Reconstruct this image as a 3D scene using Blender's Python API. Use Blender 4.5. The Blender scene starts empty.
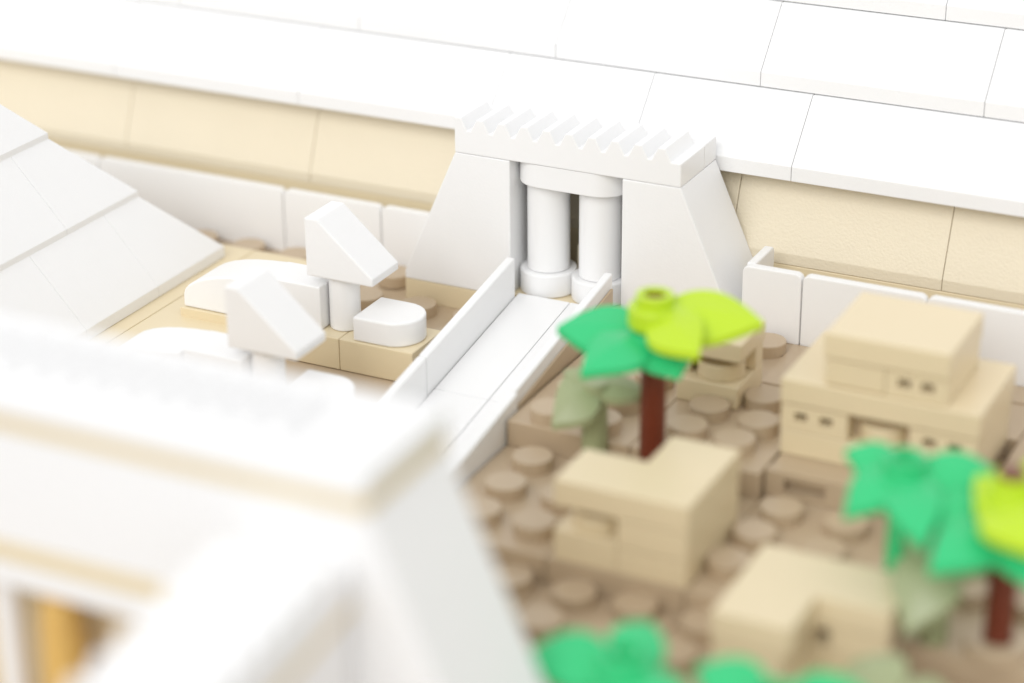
import bpy, bmesh, math, random
from mathutils import Vector, Matrix
random.seed(7)
S = bpy.context.scene
COL = S.collection

# ------------------------------------------------------------------ camera
cd = bpy.data.cameras.new('camera')
cam = bpy.data.objects.new('camera', cd); COL.objects.link(cam); S.camera = cam
CP = Vector((14.50465, -30.91389, 14.6457))
CR = Vector((0.89554681, 0.44490849, -0.00723479))
CU = Vector((-0.17560343, 0.36831443, 0.91296655))
CF = Vector((-0.40885124, 0.81633383, -0.40797027))
M = Matrix((CR, CU, -CF)).transposed().to_4x4(); M.translation = CP
cam.matrix_world = M
cd.sensor_width = 36.0
cd.lens = 36.0 * 2253.73 / 1024.0
cd.clip_start = 0.5; cd.clip_end = 600
cd.dof.use_dof = True
cd.dof.focus_distance = 36.3
cd.dof.aperture_fstop = 0.0792 / 1.0

# ------------------------------------------------------------------ light
W = bpy.data.worlds.new('World'); S.world = W; W.use_nodes = True
bg = W.node_tree.nodes['Background']
bg.inputs[0].default_value = (1.0, 1.0, 1.0, 1); bg.inputs[1].default_value = 0.92

def area(name, loc, target, sx, sy, power, col=(1, 1, 1)):
    l = bpy.data.lights.new(name, 'AREA'); l.shape = 'RECTANGLE'; l.size = sx; l.size_y = sy
    l.energy = power; l.color = col
    o = bpy.data.objects.new(name, l); COL.objects.link(o)
    o.location = loc
    o.rotation_euler = (Vector(target) - Vector(loc)).to_track_quat('-Z', 'Y').to_euler()
    return o
area('studio_softbox', (-8, -204, 165), (0, -3, 0), 174, 136, 310000, (1.0, 0.995, 0.985))

S.view_settings.view_transform = 'Standard'
S.view_settings.look = 'None'
S.view_settings.exposure = 0.0
S.view_settings.gamma = 1.0
S.render.engine = 'CYCLES'
S.cycles.max_bounces = 8
S.cycles.use_denoising = True

# ------------------------------------------------------------------ materials
def srgb(h):
    c = [int(h[i:i+2], 16) / 255 for i in (0, 2, 4)]
    return tuple(((x + 0.055) / 1.055) ** 2.4 if x > 0.04045 else x / 12.92 for x in c)

def plastic(name, col, rough=0.32, grain=0.0, sss=0.0, vary=0.03):
    m = bpy.data.materials.new(name); m.use_nodes = True
    nt = m.node_tree; N = nt.nodes; L = nt.links
    b = N['Principled BSDF']
    tc = N.new('ShaderNodeTexCoord')
    n1 = N.new('ShaderNodeTexNoise'); n1.inputs['Scale'].default_value = 0.7; n1.inputs['Detail'].default_value = 3
    L.new(tc.outputs['Object'], n1.inputs['Vector'])
    mix = N.new('ShaderNodeMix'); mix.data_type = 'RGBA'
    mix.inputs['A'].default_value = tuple(c * (1 - vary) for c in col) + (1,)
    mix.inputs['B'].default_value = tuple(min(1, c * (1 + vary)) for c in col) + (1,)
    L.new(n1.outputs['Fac'], mix.inputs['Factor'])
    L.new(mix.outputs['Result'], b.inputs['Base Color'])
    n2 = N.new('ShaderNodeTexNoise'); n2.inputs['Scale'].default_value = 9; n2.inputs['Detail'].default_value = 5
    L.new(tc.outputs['Object'], n2.inputs['Vector'])
    mr = N.new('ShaderNodeMapRange'); mr.inputs['To Min'].default_value = rough - 0.03; mr.inputs['To Max'].default_value = rough + 0.05
    L.new(n2.outputs['Fac'], mr.inputs['Value']); L.new(mr.outputs['Result'], b.inputs['Roughness'])
    b.inputs['IOR'].default_value = 1.5
    n3 = N.new('ShaderNodeTexNoise')
    n3.inputs['Scale'].default_value = 22 if grain else 1.6
    n3.inputs['Detail'].default_value = 3
    L.new(tc.outputs['Object'], n3.inputs['Vector'])
    bp = N.new('ShaderNodeBump'); bp.inputs['Strength'].default_value = grain if grain else 0.012
    bp.inputs['Distance'].default_value = 0.05
    L.new(n3.outputs['Fac'], bp.inputs['Height']); L.new(bp.outputs['Normal'], b.inputs['Normal'])
    if sss:
        b.inputs['Subsurface Weight'].default_value = sss
        b.inputs['Subsurface Radius'].default_value = (0.25, 0.2, 0.15)
        b.inputs['Subsurface Scale'].default_value = 0.5
    return m

MW = plastic('white_plastic', (0.89, 0.89, 0.892), 0.30, vary=0.012)
MWG = plastic('white_grained_plastic', (0.89, 0.89, 0.892), 0.42, grain=0.08, vary=0.012)
MT = plastic('tan_plastic', (0.78, 0.665, 0.45), 0.33)
MTG = plastic('tan_grained_plastic', (0.80, 0.715, 0.55), 0.5, grain=0.22)
MTH = plastic('sand_tan_plastic', (0.77, 0.65, 0.435), 0.33)
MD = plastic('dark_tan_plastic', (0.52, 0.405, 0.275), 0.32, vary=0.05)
MG = plastic('bright_green_plastic', (0.035, 0.55, 0.20), 0.24)
ML = plastic('lime_plastic', (0.50, 0.70, 0.025), 0.25)
MO = plastic('olive_plastic', (0.36, 0.40, 0.22), 0.34)
MR = plastic('reddish_brown_plastic', (0.15, 0.028, 0.012), 0.28)
MGOLD = plastic('golden_plastic', (0.74, 0.47, 0.14), 0.3)
MK = plastic('shadow_gap_plastic', (0.20, 0.15, 0.10), 0.5)
MTAB = plastic('grey_table', (0.38, 0.37, 0.36), 0.5)

# ------------------------------------------------------------------ mesh helpers
def B(): return bmesh.new()
def box(bm, x0, x1, y0, y1, z0, z1):
    v = [bm.verts.new((x, y, z)) for z in (z0, z1) for y in (y0, y1) for x in (x0, x1)]
    for f in ((0, 2, 3, 1), (4, 5, 7, 6), (0, 1, 5, 4), (2, 6, 7, 3), (0, 4, 6, 2), (1, 3, 7, 5)):
        bm.faces.new([v[i] for i in f])
    return bm
def prism(bm, pts, a0, a1, axis):
    """polygon pts extruded from a0 to a1 along axis; 'x': pts are (y,z); 'y': (x,z); 'z': (x,y)"""
    def P(p, a):
        return {'x': (a, p[0], p[1]), 'y': (p[0], a, p[1]), 'z': (p[0], p[1], a)}[axis]
    lo = [bm.verts.new(P(p, a0)) for p in pts]; hi = [bm.verts.new(P(p, a1)) for p in pts]
    n = len(pts); fs = [bm.faces.new(lo), bm.faces.new(hi[::-1])]
    for i in range(n):
        fs.append(bm.faces.new((lo[i], hi[i], hi[(i + 1) % n], lo[(i + 1) % n])))
    return bm
def cyl(bm, x, y, z0, z1, r, r2=None, n=28):
    r2 = r if r2 is None else r2
    lo = [bm.verts.new((x + r * math.cos(2 * math.pi * i / n), y + r * math.sin(2 * math.pi * i / n), z0)) for i in range(n)]
    hi = [bm.verts.new((x + r2 * math.cos(2 * math.pi * i / n), y + r2 * math.sin(2 * math.pi * i / n), z1)) for i in range(n)]
    bm.faces.new(lo[::-1]); bm.faces.new(hi)
    for i in range(n): bm.faces.new((lo[i], lo[(i + 1) % n], hi[(i + 1) % n], hi[i]))
    return bm
def tube(bm, x, y, z0, z1, ro, ri, n=28):
    R = []
    for r, z in ((ro, z0), (ro, z1), (ri, z1), (ri, z0)):
        R.append([bm.verts.new((x + r * math.cos(2 * math.pi * i / n), y + r * math.sin(2 * math.pi * i / n), z)) for i in range(n)])
    for k in range(4):
        a, b = R[k], R[(k + 1) % 4]
        for i in range(n): bm.faces.new((a[i], a[(i + 1) % n], b[(i + 1) % n], b[i]))
    return bm
def stud(bm, x, y, z): return cyl(bm, x, y, z - 0.02, z + 0.2, 0.3)
def pierced(bm, x0, x1, y0, y1, z0, z1, holes):
    """a slab facing -Y with real rectangular openings (x0,x1,z0,z1)"""
    xs = sorted({x0, x1, *[h[0] for h in holes], *[h[1] for h in holes]})
    zs = sorted({z0, z1, *[h[2] for h in holes], *[h[3] for h in holes]})
    g = {(i, k): bm.verts.new((x, y0, z)) for i, x in enumerate(xs) for k, z in enumerate(zs)}
    fs = []
    for i in range(len(xs) - 1):
        for k in range(len(zs) - 1):
            cx, cz = (xs[i] + xs[i + 1]) / 2, (zs[k] + zs[k + 1]) / 2
            if any(h[0] < cx < h[1] and h[2] < cz < h[3] for h in holes): continue
            fs.append(bm.faces.new((g[i, k], g[i + 1, k], g[i + 1, k + 1], g[i, k + 1])))
    r = bmesh.ops.extrude_face_region(bm, geom=fs)
    bmesh.ops.translate(bm, verts=[e for e in r['geom'] if isinstance(e, bmesh.types.BMVert)], vec=(0, y1 - y0, 0))
    return bm
def obj(name, bm, mat, parent=None, bev=0.022, seg=2, kind=None):
    bmesh.ops.recalc_face_normals(bm, faces=bm.faces[:])
    if bev:
        es = [e for e in bm.edges if len(e.link_faces) == 2 and e.calc_face_angle(0) > 0.33]
        bmesh.ops.bevel(bm, geom=es, offset=bev, segments=seg, profile=0.5, affect='EDGES', clamp_overlap=True)
    me = bpy.data.meshes.new(name); bm.to_mesh(me); bm.free()
    me.materials.append(mat)
    for p in me.polygons: p.use_smooth = True
    me.set_sharp_from_angle(angle=math.radians(19))
    o = bpy.data.objects.new(name, me); COL.objects.link(o)
    if bev:
        w = o.modifiers.new('face_weighted_normals', 'WEIGHTED_NORMAL'); w.keep_sharp = True; w.weight = 100
    if parent:
        o.parent = parent
        o.matrix_parent_inverse = Matrix.Translation(-Vector(parent_loc(parent)))
    if kind: o['kind'] = kind
    return o
def parent_loc(p):
    v = Vector(p.location)
    while p.parent: p = p.parent; v = Vector(p.location) if p.type == 'EMPTY' else v
    return v
def thing(name, label, cat, loc=(0, 0, 0), group=None):
    o = bpy.data.objects.new(name, None); COL.objects.link(o)
    o.empty_display_size = 0.3; o.location = loc
    o['label'] = label; o['category'] = cat
    if group: o['group'] = group
    return o

# ------------------------------------------------------------------ setting
bm = B(); box(bm, -60, 60, -45, 60, -3.2, -3.0); obj('table', bm, MTAB, bev=0, kind='structure')
bm = B()
box(bm, -22, 22, -17, 30, -3.0, -1.62)
obj('ground_base', bm, MD, bev=0.04, kind='structure')

# left court: dark tan plate with studs behind smooth tan tiles
bm = B()
box(bm, -22, -1.02, -9, 1.5, -1.6, -0.4)
for k in range(-15, -2):
    stud(bm, k + 0.5, 0.53, -0.37)
for x, y in ((-2.5, -0.45), (-3.5, -0.5), (-2.5, -1.45), (-3.5, -1.45), (-1.5, -0.5), (-1.5, -1.4)): stud(bm, x, y, -0.4)
obj('ground_court', bm, MD, bev=0.02, kind='structure')
bm = B()
for x0, x1 in ((-22, -18), (-18, -14), (-14, -9.99), (-9.99, -5.99), (-5.99, -4.45)):
    box(bm, x0 + 0.008, x1 - 0.008, -6.9, -0.02, -0.395, 0)
obj('ground_tiles', bm, MT, bev=0.015, kind='structure')

# village terraces on the right, stepping down towards the front
def terrace(name, blocks, studs, z):
    bm = B()
    for x0, x1, y0, y1 in blocks: box(bm, x0 + 0.006, x1 - 0.006, y0 + 0.006, y1 - 0.006, -1.6, z)
    for x, y in studs: stud(bm, x, y, z)
    obj(name, bm, MD, bev=0.02, kind='structure')
terrace('ground_upper_terrace', [(1.02, 3.0, -4.2, 1.5), (3.0, 5.0, -4.2, 1.5), (5.0, 8.0, -1.6, 1.5), (8.0, 12, -4.0, 1.5), (12, 22, -4, 1.5)],
        [(3.62, -0.22), (4.5, -2.92), (4.28, -2.1), (4.4, -3.62), (3.66, -2.75), (3.62, -3.5), (1.58, -3.85), (2.4, -3.85), (2.4, -3.05), (1.6, -3.0),
         (2.5, -2.1), (1.6, -2.1), (2.5, -1.2), (8.5, -0.7), (8.55, -1.5), (8.6, -2.4), (8.65, -3.3), (9.5, -0.7), (9.5, -1.6), (9.5, -2.5), (9.5, -3.4)], 0.0)
terrace('ground_middle_terrace', [(1.02, 3.0, -7.0, -4.2), (3.0, 5.02, -7.0, -4.2), (5.02, 8.0, -7.0, -1.6), (8.0, 12.0, -7.0, -4.0), (12.0, 22, -7, -4)],
        [(1.69, -4.69), (1.7, -5.57), (1.73, -6.42), (2.57, -6.42), (2.57, -5.55), (2.55, -4.68), (4.4, -4.68), (5.48, -4.59), (6.43, -4.62), (5.39, -5.38), (6.4, -5.45),
         (5.35, -6.25), (6.3, -6.25), (7.35, -4.65), (7.4, -5.5), (8.4, -4.7), (8.4, -5.6), (9.4, -4.7), (9.3, -5.6), (10.2, -5.6), (10.2, -6.5)], -0.4)
terrace('ground_lower_terrace', [(-9, 1.0, -17, -9), (1.02, 3.0, -17, -7.0), (3.0, 5.0, -17, -7.0), (5.0, 9.0, -17, -7), (9.0, 13.0, -17, -7.0), (13, 22, -17, -7)],
        [(2.63, -7.28), (3.57, -7.28), (3.48, -8.1), (4.43, -7.22), (4.4, -8.1), (2.5, -8.15), (5.4, -7.25), (5.35, -8.1), (5.3, -9.0), (4.3, -9.0), (3.4, -9.0),
         (4.3, -9.9), (5.2, -9.9), (6.2, -9.9), (7.2, -9.9), (8.4, -7.6), (8.4, -8.5), (8.3, -9.3), (9.3, -7.6), (9.2, -8.5), (5.2, -10.8), (4.3, -10.8)], -0.8)
# smooth tile strip along the foot of the enclosure wall
bm = B()
box(bm, 3.92, 6.0, -1.35, 0.18, 0.004, 0.02); box(bm, 6.012, 8.2, -0.4, 0.18, 0.004, 0.02)
obj('ground_smooth_strip', bm, MD, bev=0.004, kind='structure')

# ------------------------------------------------------------------ great pyramid
PY = thing('stepped_pyramid', 'huge white stepped pyramid face with a tan lowest course behind the gate', 'pyramid', (0, 8, 0))
bm = B()
box(bm, -18, 18, 1.505, 20, 0.0, 0.776)
obj('plinth', bm, MT, PY, bev=0.02)
bm = B()
n = 7
# inner core, a little behind the face blocks
v = [bm.verts.new(c) for c in ((-17.8, 1.75, 0.79), (17.8, 1.75, 0.79), (17.8, 20, 0.79), (-17.8, 20, 0.79),
                               (-9.2, 9.4, 10.5), (9.2, 9.4, 10.5), (9.2, 11.5, 10.5), (-9.2, 11.5, 10.5))]
for f in ((0, 3, 2, 1), (4, 5, 6, 7), (0, 1, 5, 4), (1, 2, 6, 5), (2, 3, 7, 6), (3, 0, 4, 7)): bm.faces.new([v[i] for i in f])
obj('core', bm, MT, PY, bev=0)
def blocks(seams, prof, mat, name):
    for a, b in zip(seams[:-1], seams[1:]):
        bm = B(); prism(bm, prof, a + 0.004, b - 0.004, 'x')
        obj(name, bm, mat, PY, bev=0.014)
blocks([-18, -13.7, -9.73, -5.75, -1.7, 2.3, 5.87, 9.7, 13.7, 18], [(1.5, 0.78), (1.5, 0.97), (1.92, 2.08), (2.0, 2.19), (2.5, 2.19), (2.1, 0.78)], MTG, 'tan_block')
for i in range(n):
    y0 = 1.55 + 0.93 * i; z0 = 2.2 + 1.2 * i
    hw = 18 - 0.95 * i
    if i == 0: ss = [-18, -13.8, -9.9, -5.95, -2.2, 0.5, 3.27, 7.2, 11.1, 15, 18]
    elif i == 1: ss = [-hw, -13, -9, -5.2, -1.35, 2.35, 6.07, 10, 13.8, hw]
    elif i == 2: ss = [-hw, -14.6, -10.6, -6.6, -2.7, 1.2, 5.09, 9, 12.9, hw]
    else:
        ss = [-hw]; x = -12.5 + (0 if i % 2 else 2)
        while x < hw - 1: 
            ss.append(x); x += 3.9
        ss.append(hw)
    blocks(ss, [(y0, z0), (y0, z0 + 0.25), (y0 + 0.885, z0 + 1.185), (y0 + 1.4, z0 + 1.185), (y0 + 0.8, z0)], MWG, 'white_block')
bm = B(); box(bm, -10.4, 10.4, 8.1, 13, 10.4, 10.8); obj('summit_slab', bm, MWG, PY)

# ------------------------------------------------------------------ enclosure walls
def panel(parent, x0, x1, y, z0, z1, ret=False):
    bm = B()
    r = 0.09
    pts = [(x0 + .008, z0), (x1 - .008, z0), (x1 - .008, z1 - r), (x1 - .02 - .012, z1 - .035), (x1 - .008 - r, z1), (x0 + .008 + r, z1), (x0 + .032, z1 - .035), (x0 + .008, z1 - r)]
    prism(bm, pts, y, y + 0.16, 'y')
    obj('wall_panel', bm, MW, parent, bev=0.018)
wr = thing('enclosure_wall', 'low white panelled wall between the tan village houses and the pyramid', 'wall', (6, 0.3, 0))
bm = B(); prism(bm, [(0.365, 0), (1.25, 0), (1.25, 1.13), (1.18, 1.19), (0.365, 1.19)], 3.01, 3.16, 'x'); obj('return_panel', bm, MW, wr, bev=0.03)
for a, b in ((3.0, 4), (4, 6), (6, 8), (8, 10), (10, 14)): panel(wr, a, b, 0.2, 0, 1.2)
wl = thing('enclosure_wall', 'low white panelled wall behind the two sphinxes and the small pyramid', 'wall', (-8, 1, -0.4))
for a, b in ((-18, -14), (-14, -10), (-10, -6), (-6, -4), (-4, -2.6)): panel(wl, a, b, 0.96, -0.4, 0.8)

# ------------------------------------------------------------------ gate temple
GT = thing('gate_temple', 'white gate with sloping piers, two columns and a row of teeth on top', 'gate', (0, 0, 0))
for s in (-1, 1):
    bm = B()
    prism(bm, [(s * 3, 0), (s * 1, 0), (s * 1, 2.4), (s * 2, 2.4), (s * 3, 0.14)], 0, 1.5, 'y')
    p = obj('pier', bm, MWG, GT, bev=0.02)
    bm = B(); box(bm, *sorted((s * 3, s * 1.02)), 0, 1.5, -0.4, -0.006); obj('plinth', bm, MT, GT, bev=0.012)
bm = B(); box(bm, -1.0, 1.0, 0.03, 1.5, -0.4, 0.06); obj('threshold', bm, MT, GT, bev=0.012)
bm = B()
pts = [(-2, 2.405), (2, 2.405), (2, 2.80)]
for k in range(9, -1, -1):
    t = -1.75 + 0.4 * k
    pts += [(t + 0.045, 2.80), (t - 0.02, 2.80), (t - 0.13, 3.01)]
    if k: pts.append((t - 0.245, 3.01))
pts.append((-2, 3.01))
prism(bm, pts, 0.0, 0.98, 'y')
obj('toothed_parapet', bm, MW, GT, bev=0.016)
bm = B(); box(bm, -2, 2, 0.99, 1.5, 2.405, 2.81); obj('roof_slab', bm, MW, GT)
def stadium(x0, x1, yc, r, n=14):
    pts = [(x1 - r + r * math.cos(a), yc + r * math.sin(a)) for a in [(-0.5 + i / n) * math.pi for i in range(n + 1)]]
    pts += [(x0 + r + r * math.cos(a), yc + r * math.sin(a)) for a in [(0.5 + i / n) * math.pi for i in range(n + 1)]]
    return pts
bm = B(); prism(bm, stadium(-1.0, 0.92, 0.5, 0.48), 2.0, 2.4, 'z'); obj('lintel', bm, MW, GT, bev=0.018)
bm = B(); box(bm, -0.2, 0.3, 0.9, 1.4, 0.065, 0.75); box(bm, -0.05, 0.3, 0.9, 1.4, 0.77, 1.35); obj('inner_block', bm, MTG, GT)
for x in (-0.53, 0.41):
    bm = B(); cyl(bm, x, 0.5, 0.48, 2.0, 0.355, n=48); c = obj('column', bm, MW, GT, bev=0)
    bm = B(); cyl(bm, x, 0.5, 0.065, 0.47, 0.475, n=48); obj('column_base', bm, MW, c, bev=0.03)

# ------------------------------------------------------------------ causeway
CW = thing('causeway', 'white sloping causeway with low side rails running down from the gate', 'ramp', (0, -3, 0))
fl = lambda y: 0.13 + 0.165 * y
rl = lambda y: 0.80 + 0.17 * y
def ramp(x0, x1, y0, y1, top, bot):
    return prism(B(), [(y0, bot if bot is not None else 0), (y1, bot), (y1, top(y1)), (y0, top(y0))], x0, x1, 'x')
for x0, x1 in ((-0.83, 0.105), (0.118, 0.80)):
    for y0, y1 in ((-3.0, -0.03), (-6.4, -3.01)):
        obj('floor_tile', ramp(x0, x1, y0, y1, fl, -1.55), MW, CW, bev=0.012)
obj('rail', ramp(-1.0, -0.845, -3.2, -0.12, rl, -1.55), MW, CW, bev=0.03)
obj('rail', ramp(-1.0, -0.845, -6.4, -3.21, rl, -1.55), MW, CW, bev=0.03)
rr = lambda y: rl(y) + 0.1
obj('rail', ramp(0.815, 0.955, -3.75, -0.22, rr, -1.55), MW, CW, bev=0.03)
obj('rail', ramp(0.815, 1.0, -6.4, -3.76, rr, -1.55), MW, CW, bev=0.03)
obj('side_block', ramp(0.96, 1.0, -3.75, -0.3, lambda y: rl(y) - 0.12, -1.55), MD, CW, bev=0.012)

# ------------------------------------------------------------------ small pyramid
SP = thing('small_pyramid', 'small white stepped pyramid standing on smooth tan tiles', 'pyramid', (-9.3, -3.5, 0))
cx, cy = -9.3, -3.52
for i in range(3):
    h = 3.0 - i; z = 1.2 * i
    def ringed(dx, dz): return [(cx + a * (h + dx), cy + b * (h + dx), z + dz) for a, b in ((-1, -1), (1, -1), (1, 1), (-1, 1))]
    # each face of a course is split in studs-wide blocks
    n_b = max(1, int(h * 2 / 2))
    for face in range(4):
        for j in range(n_b):
            t0, t1 = -1 + 2 * j / n_b, -1 + 2 * (j + 1) / n_b
            bm = B(); ends = []
            for t, e in ((t0, 0.003), (t1, -0.003)):
                ring = []
                for d, zz in ((0, 0.004), (0, 0.2), (min(1.0, h - 0.03), 1.3), (min(1.3, h - 0.02), 1.3), (0.3, 0.004)):
                    hh = h - d
                    u = max(-hh, min(hh, t * (hh if abs(t) == 1 else h))) + e
                    q = {0: (hh, u), 1: (-u, hh), 2: (-hh, -u), 3: (u, -hh)}[face]
                    ring.append(bm.verts.new((cx + q[0], cy + q[1], z + zz)))
                ends.append(ring)
            p, q = ends
            bm.faces.new(p); bm.faces.new(q[::-1])
            for m in range(5): bm.faces.new((p[m], q[m], q[(m + 1) % 5], p[(m + 1) % 5]))
            obj('facing_block', bm, MWG, SP, bev=0.012)
bm = B()
for i in range(3):
    h = 2.97 - i; z = 1.2 * i
    v = [bm.verts.new((cx + a * hh, cy + b * hh, zz)) for hh, zz in ((h - 0.03, z + 0.01), (h - 0.03, z + 0.19), (max(0.02, h - 1.03), z + 1.27)) for a, b in ((-1, -1), (1, -1), (1, 1), (-1, 1))]
    for k in range(4):
        for l in (0, 4): bm.faces.new((v[l + k], v[l + (k + 1) % 4], v[l + 4 + (k + 1) % 4], v[l + 4 + k]))
    bm.faces.new(v[8:12]); bm.faces.new(v[0:4][::-1])
obj('core', bm, MW, SP, bev=0)

# ------------------------------------------------------------------ sphinxes
def sphinx(label, dx, dy, dz):
    t = thing('sphinx', label, 'statue', (dx - 3.3, dy - 2.3, dz - 0.1), group='white sphinxes beside the causeway')
    X = lambda v: v + dx
    Y = lambda v: v + dy
    Z = lambda v: v + dz
    bm = B(); box(bm, X(-5.55), X(-2.55), Y(-3.0), Y(-2.0), Z(-0.39), Z(0.15)); box(bm, X(-2.54), X(-1.22), Y(-3.0), Y(-2.0), Z(-0.39), Z(0.15))
    obj('plinth', bm, MT, t, bev=0.015)
    pts = [(X(-5.5), Z(0.155)), (X(-4.0), Z(0.155)), (X(-4.0), Z(0.86))]
    for i in range(9):
        a = i / 8 * math.pi / 2
        pts.append((X(-4.0 - 1.5 * math.sin(a)), Z(0.36 + 0.5 * math.cos(a))))
    bm = B(); prism(bm, pts, Y(-2.95), Y(-2.05), 'y'); obj('haunch', bm, MW, t, bev=0.03)
    bm = B(); box(bm, X(-3.99), X(-2.95), Y(-2.85), Y(-2.1), Z(0.155), Z(0.9)); obj('body', bm, MW, t)
    bm = B(); cyl(bm, X(-2.70), Y(-2.5), Z(0.155), Z(1.06), 0.25, n=36); obj('chest', bm, MW, t, bev=0.02)
    for y in (-2.5,):
        pts = [(X(-2.3), Y(y - 0.46)), (X(-1.75), Y(y - 0.46))] + [(X(-1.75 + 0.46 * math.cos(a)), Y(y + 0.46 * math.sin(a))) for a in [(-0.5 + i / 16) * math.pi for i in range(1, 16)]] + [(X(-1.75), Y(y + 0.46)), (X(-2.3), Y(y + 0.46))]
        bm = B(); prism(bm, pts, Z(0.155), Z(0.56), 'z')
        bmesh.ops.remove_doubles(bm, verts=bm.verts[:], dist=1e-5)
        obj('paw', bm, MW, t, bev=0.03)
    bm = B(); prism(bm, [(X(-3.18), Z(1.07)), (X(-1.98), Z(1.07)), (X(-1.98), Z(1.2)), (X(-2.95), Z(2.05)), (X(-3.18), Z(2.05))], Y(-2.85), Y(-2.0), 'y')
    obj('head', bm, MWG, t, bev=0.025)
sphinx('white sphinx with a wedge head nearer the gate and the enclosure wall', 0, 0, 0)
sphinx('white sphinx with a wedge head half hidden behind the blurred front temple', 0.2, -2.6, -0.15)

# ------------------------------------------------------------------ village houses
def hole_pair(x0, x1, z0, z1):
    w = x1 - x0; m = z0 + (z1 - z0) * 0.55; hh = 0.065
    return [(x0 + w * f - 0.095, x0 + w * f + 0.095, m - hh, m + hh) for f in (0.3, 0.68)]
HG = 'tan flat roofed houses of the village'
# two storey house
h = thing('flat_roofed_house', 'two storey tan house with pairs of tiny windows', 'house', (6.4, -2.6, 0), HG)
bm = B(); box(bm, 5.04, 7.83, -3.85, -1.62, -0.39, -0.004)
obj('foundation', bm, MD, h, bev=0.015).data.name
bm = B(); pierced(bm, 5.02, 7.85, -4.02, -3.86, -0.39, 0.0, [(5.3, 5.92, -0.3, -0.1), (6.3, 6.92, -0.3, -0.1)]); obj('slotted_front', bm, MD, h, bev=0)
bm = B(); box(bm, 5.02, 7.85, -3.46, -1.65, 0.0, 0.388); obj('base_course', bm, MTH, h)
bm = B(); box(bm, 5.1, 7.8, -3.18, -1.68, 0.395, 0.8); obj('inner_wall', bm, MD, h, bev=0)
for a, b in ((5.02, 6.0), (6.9, 7.85)):
    bm = B(); pierced(bm, a, b, -3.46, -3.2, 0.402, 0.8, hole_pair(a, b, 0.402, 0.8)); obj('window_block', bm, MTH, h, bev=0)
bm = B(); box(bm, 7.82, 7.855, -3.19, -1.66, 0.402, 0.8); obj('side_wall', bm, MTH, h, bev=0)
bm = B(); cyl(bm, 6.44, -3.1, 0.40, 0.66, 0.34, n=32); obj('door_drum', bm, MTH, h, bev=0.02)
bm = B(); box(bm, 5.0, 7.88, -3.48, -1.62, 0.814, 1.192); obj('roof', bm, MTH, h)
bm = B(); box(bm, 5.62, 6.49, -3.42, -1.85, 1.205, 1.6); obj('upper_wall', bm, MTH, h)
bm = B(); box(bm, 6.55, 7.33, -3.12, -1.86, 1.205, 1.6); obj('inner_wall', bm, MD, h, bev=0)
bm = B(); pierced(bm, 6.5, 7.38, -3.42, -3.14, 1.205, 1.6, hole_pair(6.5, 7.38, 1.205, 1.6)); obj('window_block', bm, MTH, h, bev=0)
bm = B(); box(bm, 7.35, 7.382, -3.13, -1.86, 1.205, 1.6); obj('side_wall', bm, MTH, h, bev=0)
bm = B(); box(bm, 5.6, 7.4, -3.46, -1.83, 1.614, 2.0); obj('upper_roof', bm, MTH, h)

# corner house at the front edge of the middle terrace
h = thing('flat_roofed_house', 'tan house with L shaped roof in front of the tall palm trunk', 'house', (4.1, -6, -0.4), HG)
bm = B(); prism(bm, [(4.04, -6.98), (5.04, -6.98), (5.04, -5.12), (4.04, -5.12)], -0.395, -0.006, 'z'); prism(bm, [(4.04, -6.98), (5.04, -6.98), (5.04, -5.12), (4.04, -5.12)], 0.007, 0.407, 'z'); obj('wall', bm, MTH, h, bev=0.014)
bm = B(); prism(bm, [(3.12, -6.98), (4.036, -6.98), (4.036, -5.98), (3.12, -5.98)], -0.395, 0.06, 'z'); obj('base_course', bm, MTH, h, bev=0.012)
bm = B(); box(bm, 3.14, 4.03, -6.3, -6.0, 0.065, 0.405); obj('inner_wall', bm, MTH, h, bev=0)
bm = B(); cyl(bm, 3.6, -6.55, 0.062, 0.3, 0.36, n=32); obj('door_drum', bm, MTH, h, bev=0.02)
bm = B(); prism(bm, [(3.12, -6.984), (5.044, -6.984), (5.044, -5.116), (4.04, -5.116), (4.04, -5.98), (3.12, -5.98)], 0.42, 0.81, 'z'); obj('roof', bm, MTH, h, bev=0.016)

# front L house
h = thing('flat_roofed_house', 'tan house with an L shaped roof and a dark doorway on the lowest terrace', 'house', (7, -7.7, -0.8), HG)
bm = B(); prism(bm, [(6.02, -8.56), (7.02, -8.56), (7.02, -7.66), (7.98, -7.66), (7.98, -6.72), (6.02, -6.72)], -0.795, -0.39, 'z'); obj('base_course', bm, MTH, h)
bm = B(); box(bm, 6.02, 6.95, -8.56, -6.72, -0.376, -0.002); obj('wall', bm, MTH, h)
bm = B(); pierced(bm, 6.96, 7.98, -7.66, -7.4, -0.38, 0.0, [(7.04, 7.24, -0.3, -0.06)]); obj('door_wall', bm, MTH, h, bev=0)
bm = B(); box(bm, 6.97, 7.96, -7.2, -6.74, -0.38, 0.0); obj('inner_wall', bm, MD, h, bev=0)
bm = B(); prism(bm, [(6.0, -8.58), (7.04, -8.58), (7.04, -7.68), (8.0, -7.68), (8.0, -6.7), (6.0, -6.7)], 0.012, 0.4, 'z'); obj('roof', bm, MTH, h)

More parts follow.
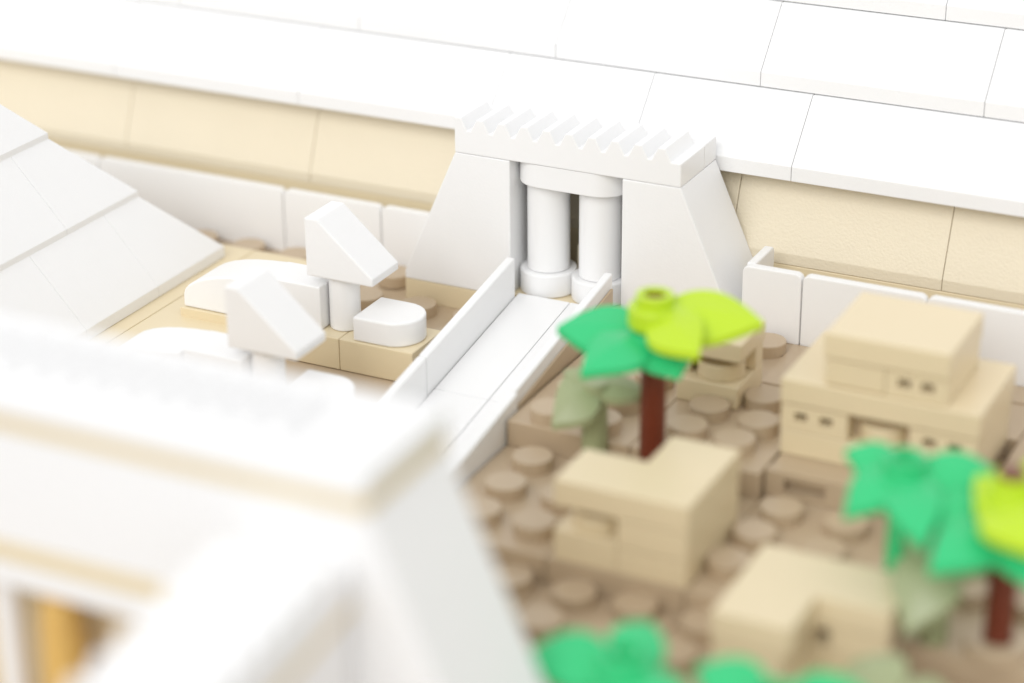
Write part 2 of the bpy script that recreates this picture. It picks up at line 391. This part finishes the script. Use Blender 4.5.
# small house behind the palm
h = thing('flat_roofed_house', 'small square tan house with a recessed drum behind the tall palm', 'house', (3.5, -1.9, 0), HG)
bm = B(); box(bm, 3.0, 3.98, -2.45, -1.4, 0.004, 0.37); obj('base_course', bm, MTH, h)
bm = B(); cyl(bm, 3.55, -2.02, 0.375, 0.62, 0.36, n=32); obj('door_drum', bm, MTH, h, bev=0.02)
bm = B(); box(bm, 3.0, 3.98, -1.72, -1.42, 0.375, 0.75); box(bm, 3.0, 3.12, -2.2, -1.73, 0.375, 0.75); obj('wall', bm, MTH, h, bev=0.01)
bm = B(); box(bm, 2.98, 4.0, -2.42, -1.38, 0.76, 1.06); obj('roof', bm, MTH, h)

# ------------------------------------------------------------------ plants
def leaf_bm(L, Wd, lift, droop, roll, az, cx, cy, cz, r0=0.12):
    bm = B(); nu, nv = 14, 8
    g = []
    for i in range(nu + 1):
        u = i / nu
        w = max(0.04, Wd * (0.30 * (1 - u) + 0.95 * math.sin(math.pi * min(1, u) ** 0.8) ** 0.9))
        row = []
        for j in range(nv + 1):
            v = (j / nv - 0.5)
            x = r0 + L * u
            y = v * w
            z = lift * math.sin(u * math.pi * 0.62) - droop * u * u - 0.22 * abs(v) * w + roll * v * w
            ca, sa = math.cos(az), math.sin(az)
            row.append(bm.verts.new((cx + x * ca - y * sa, cy + x * sa + y * ca, cz + z)))
        g.append(row)
    fs = [bm.faces.new((g[i][j], g[i + 1][j], g[i + 1][j + 1], g[i][j + 1])) for i in range(nu) for j in range(nv)]
    bmesh.ops.recalc_face_normals(bm, faces=fs)
    r = bmesh.ops.extrude_face_region(bm, geom=fs)
    bmesh.ops.translate(bm, verts=[e for e in r['geom'] if isinstance(e, bmesh.types.BMVert)], vec=(0, 0, -0.10))
    return bm
def foliage(t, mat, x, y, z, leaves, ring=True):
    bm = B(); cyl(bm, x, y, z - 0.32, z, 0.38, n=28); obj('leaf_hub', bm, mat, t, bev=0.05)
    if ring:
        bm = B(); tube(bm, x, y, z - 0.02, z + 0.17, 0.27, 0.16); obj('leaf_ring', bm, mat, t, bev=0.02)
    for az, L, Wd, lift, droop, roll in leaves:
        obj('leaf', leaf_bm(L, Wd, lift, droop, roll, math.radians(az), x, y, z - 0.04), mat, t, bev=0)
def palm(label, x, y, z0, zt, sets, trunk_mat=MR, r=0.185, group='palm trees among the houses', foot=False):
    t = thing('palm_tree', label, 'tree', (x, y, z0), group)
    bm = B(); cyl(bm, x, y, z0, zt, r, n=24); obj('trunk', bm, trunk_mat, t, bev=0.02)
    if foot:
        bm = B(); tube(bm, x, y, z0, z0 + 0.2, 0.42, 0.19, n=32); obj('foot_ring', bm, MD, t, bev=0.02)
    for k, (mat, z, leaves) in enumerate(sets): foliage(t, mat, x, y, z, leaves, ring=(k == 0))
    return t
palm('tall palm with lime leaves over green leaves and a reddish trunk beside the causeway', 3.42, -4.35, -0.4, 2.46,
     [(ML, 2.36, [(10, 1.4, 0.74, 0.1, 0.14, 0.5), (-38, 1.1, 0.66, 0.03, 0.24, 0.35)]),
      (MG, 2.0, [(196, 1.25, 0.72, 0.12, 0.15, -0.5), (-118, 1.15, 0.76, 0.08, 0.35, -0.2), (-42, 0.7, 0.7, 0, 0.3, 0.2)])])
palm('palm with lime leaves over green leaves, cut by the right edge of the photo', 9.1, -6.69, -0.4, 2.12,
     [(ML, 1.9, [(222, 0.34, 0.7, 0.03, 0.2, -0.4), (-60, 1.0, 0.9, 0.1, 0.3, 0.2), (40, 1.1, 0.8, .1, .2, 0.5)]),
      (MG, 1.52, [(244, 1.25, 0.66, 0.1, 0.3, -0.3), (196, 1.0, 0.55, 0.2, 0.15, -0.5), (-55, 1.0, 0.7, 0.1, 0.4, 0.2)])], foot=True)
palm('green leafed plant without lime leaves in front of the two storey house', 7.7, -6.46, -0.8, 1.5,
     [(MG, 1.75, [(168, 0.72, 0.42, 0.15, 0.1, -0.5), (236, 0.78, 0.58, 0.08, 0.42, -0.2), (16, 1.1, 0.46, 0.24, 0.25, 0.5), (-62, 1.2, 0.6, 0.1, 0.4, 0.2)])], trunk_mat=MG, r=0.17)
palm('bright green leaves at the lower edge of the photo, nearer the blurred temple', 5.86, -10.87, -0.8, 0.8,
     [(MG, 0.9, [(192, 1.1, 0.58, 0.22, 0.28, -0.5), (95, 0.8, 0.6, 0.2, 0.1, 0.2), (-35, 1.05, 0.7, 0.1, 0.3, 0.2)])])
palm('bright green leaves at the lower edge of the photo, just below the front house', 7.61, -10.76, -0.8, 0.7,
     [(MG, 0.8, [(165, 0.95, 0.6, 0.25, 0.15, -0.4), (30, 0.95, 0.6, 0.25, 0.12, 0.4), (-60, 1.0, 0.7, 0.1, 0.35, 0)])])
def bush(label, x, y, z0, zt, leaves):
    t = thing('olive_plant', label, 'plant', (x, y, z0), 'olive green plants in the village')
    bm = B(); cyl(bm, x, y, z0, zt, 0.19, n=24); obj('stem', bm, MO, t, bev=0.02)
    for az, L, Wd, lift, droop, roll in leaves:
        obj('leaf', leaf_bm(L, Wd, lift, droop, roll, math.radians(az), x, y, zt - 0.04, r0=0.0), MO, t, bev=0)
bush('olive plant with drooping leaves left of the tall palm', 2.5, -4.3, -0.4, 0.98, [(240, 0.74, 0.6, 0.03, 0.45, -0.5), (178, 0.5, 0.26, 0.15, 0.05, -0.4), (12, 0.8, 0.34, 0.06, 0.12, 0.5)])
bush('upright olive plant between the front house and the right palm trunk', 8.3, -6.75, -0.4, 0.85, [(262, 0.85, 0.8, 0.05, 0.7, -0.1), (160, 0.55, 0.4, 0.2, 0.1, -0.5), (15, 0.8, 0.5, 0.15, 0.2, 0.4)])
bush('low olive plant with spread leaves beside the front house', 8.35, -9.1, -0.8, 0.1, [(230, 1.0, 0.9, 0.15, 0.5, -.2), (130, 0.9, 0.8, 0.25, 0.2, -.5), (-10, 1.0, 0.9, 0.25, 0.3, .4)])

# ------------------------------------------------------------------ front temple
VT = thing('front_temple', 'large blurred white temple with tan bands and a golden statue niche, closest to the viewer', 'temple', (0, -12, -0.8))
XL = -6.0
YF, YB = -13.38, -11.6
bm = B(); box(bm, XL, 4.05, YF - 0.03, YB + 0.03, 3.78, 4.06); obj('roof_slab', bm, MW, VT, bev=0.04)
bm = B()
x = XL + 0.2
while x < 2.7:
    prism(bm, [(x, 4.065), (x + 0.3, 4.065), (x + 0.2, 4.29), (x + 0.1, 4.29)], YF + 0.3, YF + 1.2, 'y'); x += 0.4
obj('toothed_parapet', bm, MW, VT, bev=0.01)
bm = B(); box(bm, XL, 4.03, YF, YB, 3.575, 3.775); obj('tan_band', bm, MT, VT)
bm = B(); prism(bm, [(4.03, 3.57), (5.85, -0.6), (5.85, -0.79), (3.4, -0.79), (3.4, 3.57)], YF + 0.02, YB, 'y'); obj('pier', bm, MWG, VT)
bm = B(); box(bm, XL, 3.395, YF + 0.02, YB, 2.125, 3.57); obj('front_wall', bm, MW, VT)
bm = B(); box(bm, XL, 3.39, YF - 0.01, YB, 1.89, 2.12); obj('tan_band', bm, MT, VT)
bm = B(); box(bm, XL, 3.39, YF + 0.01, YB, 1.55, 1.885); obj('beam', bm, MW, VT)
bm = B(); box(bm, XL, 3.39, YF + 0.9, YB, -0.79, 1.545); obj('back_wall', bm, MTH, VT)
for cxx in (-2.6, -1.1, 1.6):
    bm = B(); cyl(bm, cxx, YF + 0.35, -0.79, 1.545, 0.17, n=24); obj('column', bm, MW, VT, bev=0.02)
# wing that runs towards the viewer, its roof falling away from the temple
def wing(x0, x1, top, thick, mat, name):
    f0, f1 = -16.6, YF - 0.01
    bm = prism(B(), [(f0, top(f0) - thick), (f1, top(f1) - thick), (f1, top(f1)), (f0, top(f0))], x0, x1, 'x'); return obj(name, bm, mat, VT, bev=0.03)
tp = lambda y: 2.98 + 0.12 * (y - YF)
wing(2.42, 3.86, tp, 0.40, MW, 'wing_roof')
bm = B()
y = -16.5
while y < YF - 0.35:
    z = tp(y) + 0.01
    prism(bm, [(y, z), (y + 0.3, z + 0.036), (y + 0.2, z + 0.30), (y + 0.1, z + 0.29)], 2.46, 3.84, 'x'); y += 0.4
obj('toothed_parapet', bm, MW, VT, bev=0.01)
wing(2.44, 3.84, lambda y: tp(y) - 0.405, 0.18, MT, 'wing_band')
bm = prism(B(), [(-16.6, -0.79), (YF - 0.01, -0.79), (YF - 0.01, tp(YF) - 0.59), (-16.6, tp(-16.6) - 0.59)], 2.48, 3.80, 'x'); obj('wing_wall', bm, MW, VT, bev=0.03)
ST = thing('golden_statue', 'blurred golden figure between the white columns of the front temple', 'statue', (-0.4, -13.0, -0.79))
bm = B(); box(bm, -0.75, -0.05, YF + 0.1, YF + 0.75, -0.785, -0.4); obj('pedestal', bm, MGOLD, ST)
bm = B(); cyl(bm, -0.4, YF + 0.42, -0.395, 0.95, 0.29, 0.25); obj('body', bm, MGOLD, ST, bev=0.03)
bm = B(); cyl(bm, -0.4, YF + 0.42, 0.955, 1.4, 0.25, 0.2); obj('head', bm, MGOLD, ST, bev=0.04)
